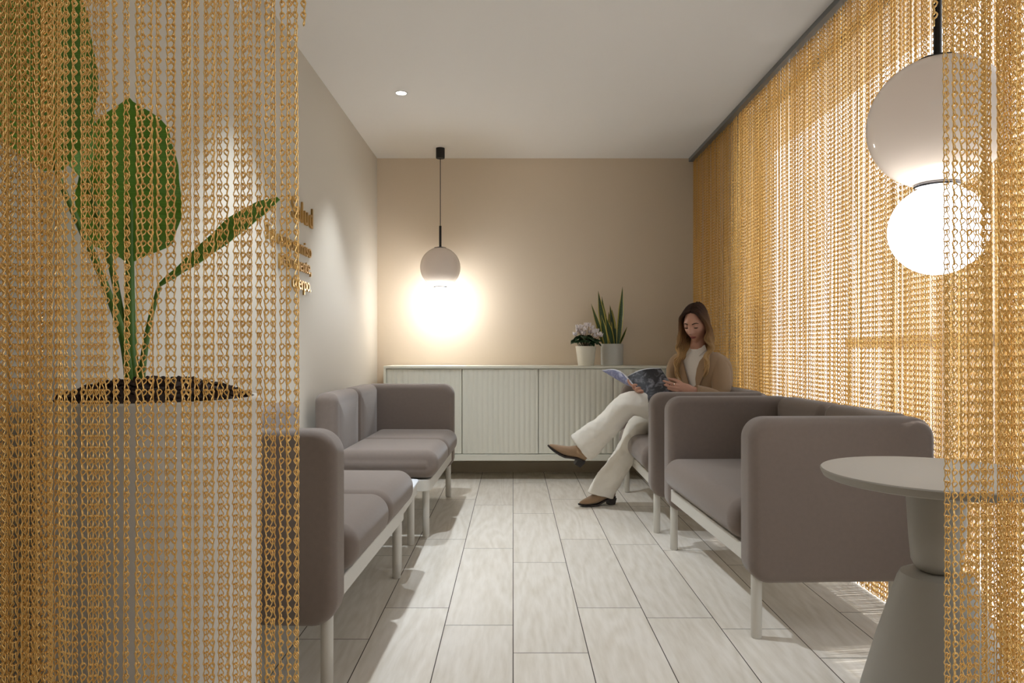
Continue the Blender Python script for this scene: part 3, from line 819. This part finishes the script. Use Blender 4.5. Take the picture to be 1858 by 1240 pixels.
# torso rings: height, centre, half width, half depth
TOR = [(0.47, (1.17, 4.42), 0.165, 0.125), (0.56, (1.18, 4.43), 0.170, 0.125), (0.66, (1.20, 4.44), 0.142, 0.105), (0.74, (1.205, 4.445), 0.140, 0.108),
       (0.82, (1.20, 4.45), 0.155, 0.122), (0.88, (1.19, 4.455), 0.168, 0.112), (0.925, (1.182, 4.46), 0.172, 0.094), (0.955, (1.178, 4.46), 0.140, 0.078),
       (0.98, (1.172, 4.458), 0.085, 0.062), (1.00, (1.165, 4.453), 0.058, 0.055)]
def torso_ring(i, off, th0=0.0, th1=2*math.pi, n=40, closed=True):
    z, c, w, d = TOR[i]
    m = n if closed else n+1
    return [L((c[0], c[1], z)) + Lt*(w+off)*math.sin(a) + Ft*(d+off)*math.cos(a) for a in [th0 + (th1-th0)*j/n for j in range(m)]]
# arms and legs as joint chains
shL, elL, wrL = at(1303, 662, 4.36), at(1308, 724, 4.24), at(1256, 709, 4.20)
shR, elR, wrR = at(1231, 660, 4.56), at(1222, 728, 4.60), at(1184, 722, 4.40)
legT = [(1.14, 4.34, 0.555), (0.93, 4.34, 0.615), at(1146, 732, 4.34), at(1104, 770, 4.40), at(1064, 805, 4.46), at(1054, 813, 4.47)]
legP = [(1.14, 4.52, 0.545), (0.94, 4.51, 0.56), at(1165, 768, 4.50), at(1134, 826, 4.53), at(1096, 884, 4.56), at(1090, 900, 4.56)]
HC = at(1264, 588, 4.42)
yh, ph_ = R(40), R(16)
Fh0 = Vector((-math.sin(yh), -math.cos(yh), 0)); Lh = Vector((math.cos(yh), -math.sin(yh), 0))
Fh = Fh0*math.cos(ph_) - Vector((0,0,1))*math.sin(ph_); Uh = Fh0*math.sin(ph_) + Vector((0,0,1))*math.cos(ph_)
def head_pt(l, f, u): return L(HC) + Lh*l + Fh*f + Uh*u
def g2(a, b, sa, sb): return math.exp(-(a/sa)**2 - (b/sb)**2)
def head_surface(th, ph):
    """th from crown 0 to chin pi, ph around, 0 = face"""
    l, f, u = math.sin(th)*math.sin(ph), math.sin(th)*math.cos(ph), math.cos(th)
    w = 0.073*(1 - (0.42*(-u)**1.6 if u < 0 else 0.05*u)); d = 0.092
    if u < 0 and f < 0: d *= 1 - 0.45*(-u)
    if u < 0 and f > 0: d *= 1 - 0.04*(-u)
    X, Y_, Z = l*w, f*d, u*(0.113 if u > 0 else 0.109)
    if f > 0.15:
        Y_ += 0.024*g2(X, Z+0.037, 0.0105, 0.017) + 0.012*g2(X, Z+0.015, 0.009, 0.022) + 0.006*g2(abs(X)-0.011, Z+0.040, 0.007, 0.009)
        Y_ -= 0.016*g2(abs(X)-0.032, Z+0.001, 0.016, 0.013)
        Y_ += 0.004*g2(abs(X)-0.028, Z-0.020, 0.022, 0.008)
        Y_ += 0.007*g2(X, Z+0.063, 0.020, 0.007) + 0.006*g2(X, Z+0.073, 0.016, 0.006) - 0.004*g2(X, Z+0.068, 0.022, 0.003)
        Y_ += 0.026*g2(X, Z+0.100, 0.030, 0.017) + 0.004*g2(abs(X)-0.040, Z+0.030, 0.018, 0.02)
    return X, Y_, Z
body = MB()
rs = []
for i in range(1, 72):
    th = math.pi*i/72; rs.append([head_pt(*head_surface(th, 2*math.pi*j/96)) for j in range(96)])
body.rings(rs)
for s in (-1, 1):
    body.sphere(head_pt(s*0.074, -0.012, -0.018), 0.026, 14, (0.35, 0.75, 1.0))
    body.sphere(head_pt(s*0.031, 0.0715, 0.000), 0.0135, 16, (1.1, 0.9, 0.8))      # closed lids over the eyeballs
body.tube([L((1.165, 4.455, 0.97)), L((1.155, 4.445, 1.02)), head_pt(0, -0.030, -0.06)], [0.056, 0.048, 0.048], 24)
body.rings([torso_ring(i, -0.004) for i in range(len(TOR))])
for a, b_, c in ((shL, elL, wrL), (shR, elR, wrR)):
    P = spline([L(a), L(b_), L(c)], 6); body.tube(P, interp([0.048, 0.040, 0.026], 6), 16)
for ch in (legT, legP):
    P = spline([L(p) for p in ch], 5); body.tube(P, interp([0.085, 0.075, 0.055, 0.05, 0.038, 0.036], 5), 18)
# hands: palm, four unequal bent fingers and a thumb each
def hand(wr, palm, knuckles, fingers, thumb, pw, side):
    wr, palm = L(wr), L(palm)
    km = sum([L(k) for k in knuckles], Vector())/4
    across = (L(knuckles[0]) - L(knuckles[3])).normalized()
    body.tube([wr, (wr+palm)/2, palm, km], [0.025, 0.032, pw, pw*0.92], 18, [0.75, 0.55, 0.42, 0.36], up=across)
    for k, f, r in zip(knuckles, fingers, (0.0085, 0.0090, 0.0085, 0.0075)):
        P = spline([palm*0.3 + L(k)*0.7] + [L(k)] + [L(q) for q in f], 4); n = len(P)
        body.tube(P, [r*1.08*(1-0.28*j/(n-1)) if j < n-1 else r*0.4 for j in range(n)], 12)
    P = spline([palm*0.7 + wr*0.3] + [L(q) for q in thumb], 4); n = len(P)
    body.tube(P, [0.0125*(1-0.3*j/(n-1)) if j < n-1 else 0.005 for j in range(n)], 12)
hand(wrL, at(1240, 704, 4.205), [at(1231, 695, 4.215), at(1230, 700, 4.205), at(1231, 705.5, 4.20), at(1234, 710, 4.20)],
     [[at(1221, 690, 4.225), at(1211, 686.5, 4.235)], [at(1216, 695.5, 4.205), at(1202, 691, 4.225)], [at(1217, 702.5, 4.20), at(1204, 698, 4.22)], [at(1221, 708.5, 4.20), at(1210, 705, 4.21)]],
     [at(1236, 696, 4.24), at(1225, 690, 4.285), at(1214, 689, 4.30)], 0.031, 1)
hand(wrR, at(1160, 709, 4.31), [at(1149, 701, 4.315), at(1150, 705, 4.300), at(1154, 708.5, 4.285), at(1158, 711, 4.275)],
     [[at(1142, 696, 4.315), at(1139, 688, 4.325)], [at(1149, 699, 4.275), at(1157, 699, 4.265)], [at(1155, 705, 4.255), at(1163, 703.5, 4.245)], [at(1160, 710, 4.245), at(1168, 709, 4.240)]],
     [at(1166, 702, 4.37), at(1156, 695, 4.395), at(1149, 690, 4.405)], 0.028, -1)
bo = body.build('body', M['skin'], person); remesh(bo, 0.0042, 1)
# ring on the near hand
rg = MB(); c0, c1 = L(at(1223, 698, 4.205)), L(at(1221.6, 697.5, 4.205))
rg.tube([c0, c1], 0.0102, 16); rg.build('ring', M['silver'], person)
# brows, lashes, lips
def surf(l, u, off):
    best = None
    for i in range(20, 60):
        th = math.pi*i/72
        for j in list(range(0, 22)) + list(range(75, 96)):
            x, y, z = head_surface(th, 2*math.pi*j/96)
            dd = (x-l)**2 + (z-u)**2
            if best is None or dd < best[0]: best = (dd, y)
    return head_pt(l, best[1]+off, u)
for s in (-1, 1):
    MB().tube([surf(s*l, u, 0.0015) for l, u in ((0.014, 0.018), (0.026, 0.0225), (0.038, 0.023), (0.048, 0.017))], [0.0028, 0.0038, 0.0032, 0.0012], 8).build('eyebrow', M['brow'], person)
    ey = [head_pt(s*0.031 + q*0.0135, 0.0835 - 0.004*q*q, -0.0060 + 0.0018*q*q) for q in (-1, -0.5, 0, 0.5, 1)]
    MB().tube(ey, [0.0014, 0.0030, 0.0036, 0.0032, 0.0014], 8).build('eyelashes', M['brow'], person)
lp = MB()
lp.tube([surf(l, -0.0640 + 0.0008*(1 - abs(l)/0.02), 0.0012) for l in (-0.021, -0.012, -0.004, 0.004, 0.012, 0.021)], [0.0008, 0.0030, 0.0036, 0.0036, 0.0030, 0.0008], 10)
lp.tube([surf(l, -0.0705 + 0.10*abs(l)*abs(l)*10, 0.0012) for l in (-0.019, -0.010, 0, 0.010, 0.019)], [0.0008, 0.0036, 0.0044, 0.0036, 0.0008], 10)
lp.build('lips', M['lips'], person)

# hair: overlapping wavy locks from a middle part, dark roots to fair ends
hr = MB(); rr_ = random.Random(5)
def hp(l, f, u): return L(HC) + Lh*l + Fh0*f + Vector((0, 0, 1))*u
def lock(s, t, layer, lift, rad=0.0105):
    sh = 1 - 0.80*t*t
    j = lambda a: rr_.uniform(-a, a)
    ln = rr_.uniform(-0.04, 0.03) - layer*0.02
    wv = rr_.uniform(-0.7, 0.7) + t*3; am = 0.018
    f0 = 0.074 - 0.165*t
    k = 1 + lift
    a = R(56 - 128*t)
    P = [hp(s*0.002, 0.099*math.sin(a)*k, 0.120*math.cos(a)*k + (0.01 if t > 0.5 else 0)), hp(s*0.036*sh*k, 0.097*math.sin(a*0.97)*k, (0.112*math.cos(a*0.97)-0.004)*k), hp(s*0.064*sh*k, (0.080-0.185*t)*k, 0.036 + 0.036*min(1, t*3)),
         hp(s*0.080*sh*k, (0.056-0.165*t)*k, 0.006), hp(s*0.090*sh*k + j(0.006), (0.040-0.150*t)*k, -0.045),
         hp(s*(0.094*sh+am*math.sin(wv)), 0.036-0.13*t + am*math.cos(wv), -0.100), hp(s*(0.106*sh+am*math.sin(wv+2.4)), 0.044-0.12*t+am*math.cos(wv+2.4), -0.150),
         hp(s*(0.102*sh+am*math.sin(wv+4.8)), 0.066-0.13*t+am*math.cos(wv+4.8), -0.200), hp(s*(0.094*sh+am*math.sin(wv+7)), 0.085-0.14*t, -0.250+ln), hp(s*(0.084*sh), 0.088-0.14*t, -0.295+ln)]
    Q = spline(P, 5); n = len(Q)
    rd = [rad*(0.55+0.45*min(1, i/5))*(1-0.85*max(0, (i/(n-1)-0.72)/0.28)) for i in range(n)]
    hr.tube(Q, rd, 7, 0.6, uv=True)
for s in (-1, 1):
    for k in range(60): lock(s, k/59, 0, 0.03)
    for k in range(46): lock(s, rr_.random()**1.3, 1, 0.075, 0.009)
cap = MB()
rs = []
for i in range(0, 30):
    th = 0.02 + math.pi*0.50*i/29
    rs.append([hp(0.079*math.sin(th)*math.sin(a), 0.098*math.sin(th)*math.cos(a) * (1 if math.cos(a) < 0.2 else (1 if th < 0.75 else 0.15)) - 0.006, 0.120*math.cos(th)) for a in [2*math.pi*j/40 for j in range(40)]])
hr.rings(rs, uv=False)
hr.build('hair', M['hair'], person, ang=80)

# trousers: two flared legs and the seat as one garment
tr = MB()
def legloft(ch, rad, ell):
    P = spline([L(p) for p in ch], 6); tr.tube(P, interp(rad, 6), 26, interp(ell, 6))
legloft(legT, [0.105, 0.084, 0.076, 0.080, 0.099, 0.103], [1, 1, 1, 0.9, 0.7, 0.68])
legloft(legP, [0.105, 0.088, 0.074, 0.070, 0.083, 0.086], [1, 0.95, 1, 0.95, 0.8, 0.8])
tr.rings([torso_ring(i, 0.012) for i in (0, 1, 2)])
tro = tr.build('trousers', M['trousers'], person); remesh(tro, 0.008, 3)
tx = bpy.data.textures.new('fold_noise', 'CLOUDS'); tx.noise_scale = 0.07
dm = tro.modifiers.new('folds', 'DISPLACE'); dm.texture = tx; dm.strength = 0.018; dm.mid_level = 0.5; dm.texture_coords = 'LOCAL'

# shirt, blazer
sh = MB(); sh.rings([torso_ring(i, 0.006) for i in range(1, 10)]); sh.build('shirt', M['shirt'], person, ang=80)
for s in (-1, 1):
    cl = MB(); z0 = L((1.164, 4.450, 1.020))
    a = z0 + Lt*s*0.050 + Ft*0.012 + Vector((0,0,0.008)); b2 = z0 + Lt*s*0.014 + Ft*0.062 - Vector((0,0,0.030)); c2 = z0 + Lt*s*0.048 + Ft*0.070 - Vector((0,0,0.062)); d2 = z0 + Lt*s*0.068 + Ft*0.022 - Vector((0,0,0.022))
    off = Ft*0.003
    cl.add([a, b2, c2, d2, a+off, b2+off, c2+off, d2+off], [(0,1,2,3),(7,6,5,4),(0,4,5,1),(1,5,6,2),(2,6,7,3),(3,7,4,0)])
    cl.build('shirt_collar', M['shirt'], person, False)
bz = MB()
gaps = {1: 0.16, 2: 0.14, 3: 0.14, 4: 0.17, 5: 0.24, 6: 0.32, 7: 0.5, 8: 0.9}
rs = [torso_ring(i, 0.016, gaps[i], 2*math.pi-gaps[i], 46, False) for i in range(1, 9)]
bz.rings(rs, cap0=False, cap1=False, closed=False)
bzo = bz.build('blazer', M['blazer'], person, ang=80)
so_ = bzo.modifiers.new('thick', 'SOLIDIFY'); so_.thickness = 0.007; so_.offset = 1
ss_ = bzo.modifiers.new('sub', 'SUBSURF'); ss_.levels = ss_.render_levels = 1
for a, b_, c in ((shL, elL, wrL), (shR, elR, wrR)):
    a, b_, c = L(a), L(b_), L(c)
    inn = a + (L((1.18, 4.46, 0.93)) - a)*0.45
    c = b_ + (c-b_)*0.90
    P = spline([inn + Vector((0,0,0.006)), a + Vector((0,0,-0.006)), (a+b_)/2 + (a-inn).normalized()*0.008, b_, (b_+c)/2, c], 5)
    m_ = MB(); m_.tube(P, interp([0.058, 0.066, 0.058, 0.054, 0.046, 0.038], 5), 22); slv = m_.build('sleeve', M['blazer'], bzo, ang=80)
    d_ = slv.modifiers.new('folds', 'DISPLACE'); d_.texture = tx; d_.strength = 0.014; d_.mid_level = 0.5; d_.texture_coords = 'LOCAL'
for s in (-1, 1):
    lpv = MB(); r0, r1 = [], []
    outer = []
    for i, wdt in zip((8, 7, 6, 5, 4, 3), (0.04, 0.26, 0.30, 0.34, 0.22, 0.03)):
        z, c, w, d = TOR[i]
        def pt(a, off): return L((c[0], c[1], z)) + Lt*(w+off)*math.sin(a) + Ft*(d+off)*math.cos(a)
        r0.append(pt(s*gaps[i], 0.026)); r1.append(pt(s*(gaps[i]+wdt), 0.030))
    n = len(r0); V = r0 + r1 + [v + Ft*0.005 for v in r0] + [v + Ft*0.005 for v in r1]; F = []
    for i in range(n-1):
        F += [(i, i+1, n+i+1, n+i), (2*n+i, 3*n+i, 3*n+i+1, 2*n+i+1), (i, 2*n+i, 2*n+i+1, i+1), (n+i, n+i+1, 3*n+i+1, 3*n+i)]
    F += [(0, n, 3*n, 2*n), (n-1, 3*n-1, 4*n-1, 2*n-1)]
    lpv.add(V, F); lpv.build('lapel', M['blazer'], bzo, ang=50)

# boots
def boot(origin, fwd, up, label):
    fwd = Vector(fwd).normalized(); up = Vector(up); up = (up - fwd*up.dot(fwd)).normalized(); sd = up.cross(fwd)
    def T(x, y, z): return L(origin) + fwd*x + sd*y + up*z
    m_ = MB(); rs = []
    # foot cross-sections from heel to pointed toe: x, half width, z bottom, z top
    for x, w, zb, zt in ((-0.075, 0.014, 0.050, 0.105), (-0.070, 0.026, 0.045, 0.12), (-0.045, 0.034, 0.042, 0.135), (-0.01, 0.036, 0.036, 0.130), (0.025, 0.035, 0.022, 0.105), (0.06, 0.038, 0.012, 0.078),
                         (0.10, 0.038, 0.010, 0.060), (0.135, 0.030, 0.010, 0.047), (0.162, 0.017, 0.012, 0.036), (0.178, 0.006, 0.015, 0.026)):
        rs.append([T(x, w*math.cos(a)*(1 if math.sin(a) < 0.1 else 0.9), (zb+zt)/2 + (zt-zb)/2*math.copysign(abs(math.sin(a))**0.75, math.sin(a))) for a in [2*math.pi*j/24 for j in range(24)]])
    m_.rings(rs)
    m_.tube([T(-0.02, 0, 0.07), T(-0.022, 0, 0.12), T(-0.026, 0, 0.19)], [0.046, 0.043, 0.045], 24)
    b = m_.build('boot', M['suede'], person); remesh(b, 0.005, 3)
    if label: b['label'] = label
    s_ = MB(); rs = []
    for z in (0.0, 0.007, 0.013):
        pass
    xs = [(-0.078, 0.012, 0.040), (-0.06, 0.031, 0.038), (-0.02, 0.037, 0.034), (0.02, 0.035, 0.020), (0.06, 0.040, 0.004), (0.10, 0.040, 0.001), (0.138, 0.031, 0.002), (0.166, 0.018, 0.006), (0.183, 0.006, 0.011)]
    rs = [[T(x, -w, z), T(x, w, z), T(x, w, z+0.011), T(x, -w, z+0.011)] for x, w, z in xs]
    s_.rings(rs); s_.build('sole', M['sole'], b, ang=50)
    h_ = MB()
    h_.rings([[T(-0.078+dx*0.012, -0.024, z), T(-0.026, -0.026, z), T(-0.026, 0.026, z), T(-0.078+dx*0.012, 0.024, z)] for z, dx in ((0, 1), (0.02, 0.5), (0.040, 0))])
    h_.build('heel', M['sole'], b, False)
hP = at(1102, 916, 4.57); hP.z = 0.0
dP = Vector((at(1050, 918, 4.50).x, 4.50, 0)) - Vector((hP.x, 4.57, 0))
boot((hP.x - 0.02, hP.y, 0.001), dP, (0, 0, 1), None)
oT = at(1037, 838, 4.47); tT = at(983, 806, 4.44)
fw = tT - oT; fw.y = -0.04
boot(tuple(oT + Vector((-0.005, 0, 0.0))), fw, (0.42, -0.05, 0.9), None)

# magazine: two curved halves with pages, open in her hands
mgz = thing('magazine', tuple(at(1160, 700, 4.30)), 'open magazine with black and lilac covers held by the seated woman', 'magazine')
MO = at(1160, 700, 4.30)
def mleaf(name, A, B_, Cc, D_, bend, m, thick, parent):
    A, B_, Cc, D_ = [Vector(v) - MO for v in (A, B_, Cc, D_)]
    nrm = (B_-A).cross(D_-A).normalized(); m_ = MB(); V = []; F = []; n, k = 12, 6
    for sgn in (0, 1):
        for i in range(n+1):
            u = i/n
            for j in range(k+1):
                v = j/k; p = (A*(1-u)+B_*u)*(1-v) + (D_*(1-u)+Cc*u)*v
                V.append(p + bend*math.sin(math.pi*min(1, u*1.0))**1.0*(1-0.3*u) + nrm*(thick*sgn))
    def id_(s, i, j): return s*(n+1)*(k+1) + i*(k+1) + j
    for i in range(n):
        for j in range(k):
            F.append((id_(0,i,j), id_(0,i+1,j), id_(0,i+1,j+1), id_(0,i,j+1))); F.append((id_(1,i,j), id_(1,i,j+1), id_(1,i+1,j+1), id_(1,i+1,j)))
    for i in range(n):
        for j in (0, k): F.append((id_(0,i,j), id_(1,i,j), id_(1,i+1,j), id_(0,i+1,j)))
    for j in range(k):
        for i in (0, n): F.append((id_(0,i,j), id_(0,i,j+1), id_(1,i,j+1), id_(1,i,j)))
    m_.add(V, F); return m_.build(name, m, parent, ang=60)
A_, B1, C1, D1 = at(1138, 684, 4.42), at(1199, 669, 4.36), at(1228, 713, 4.24), at(1176, 731, 4.26)
E1, G1 = at(1092, 673, 4.52), at(1136, 699, 4.40)
bend = Vector((0, -0.012, 0.022))
mleaf('back_cover', A_, B1, C1, D1, bend, M['cover_black'], 0.001, mgz)
mleaf('pages', A_ + Vector((0.002, 0.004, 0.002)), B1 + Vector((0, 0.004, 0.002)), C1 + Vector((0, 0.004, 0.002)), D1 + Vector((0, 0.004, 0.002)), bend + Vector((0, 0.004, 0.003)), M['paper'], 0.003, mgz)
mleaf('front_cover', A_, E1, G1, D1, Vector((0.0, -0.012, 0.026)), M['cover_lilac'], 0.001, mgz)
mleaf('pages', A_ + Vector((0, 0.004, 0.003)), E1 + Vector((0.002, 0.004, 0.003)), G1 + Vector((0, 0.004, 0.003)), D1 + Vector((0, 0.004, 0.003)), Vector((0, -0.008, 0.030)), M['paper'], -0.003, mgz)
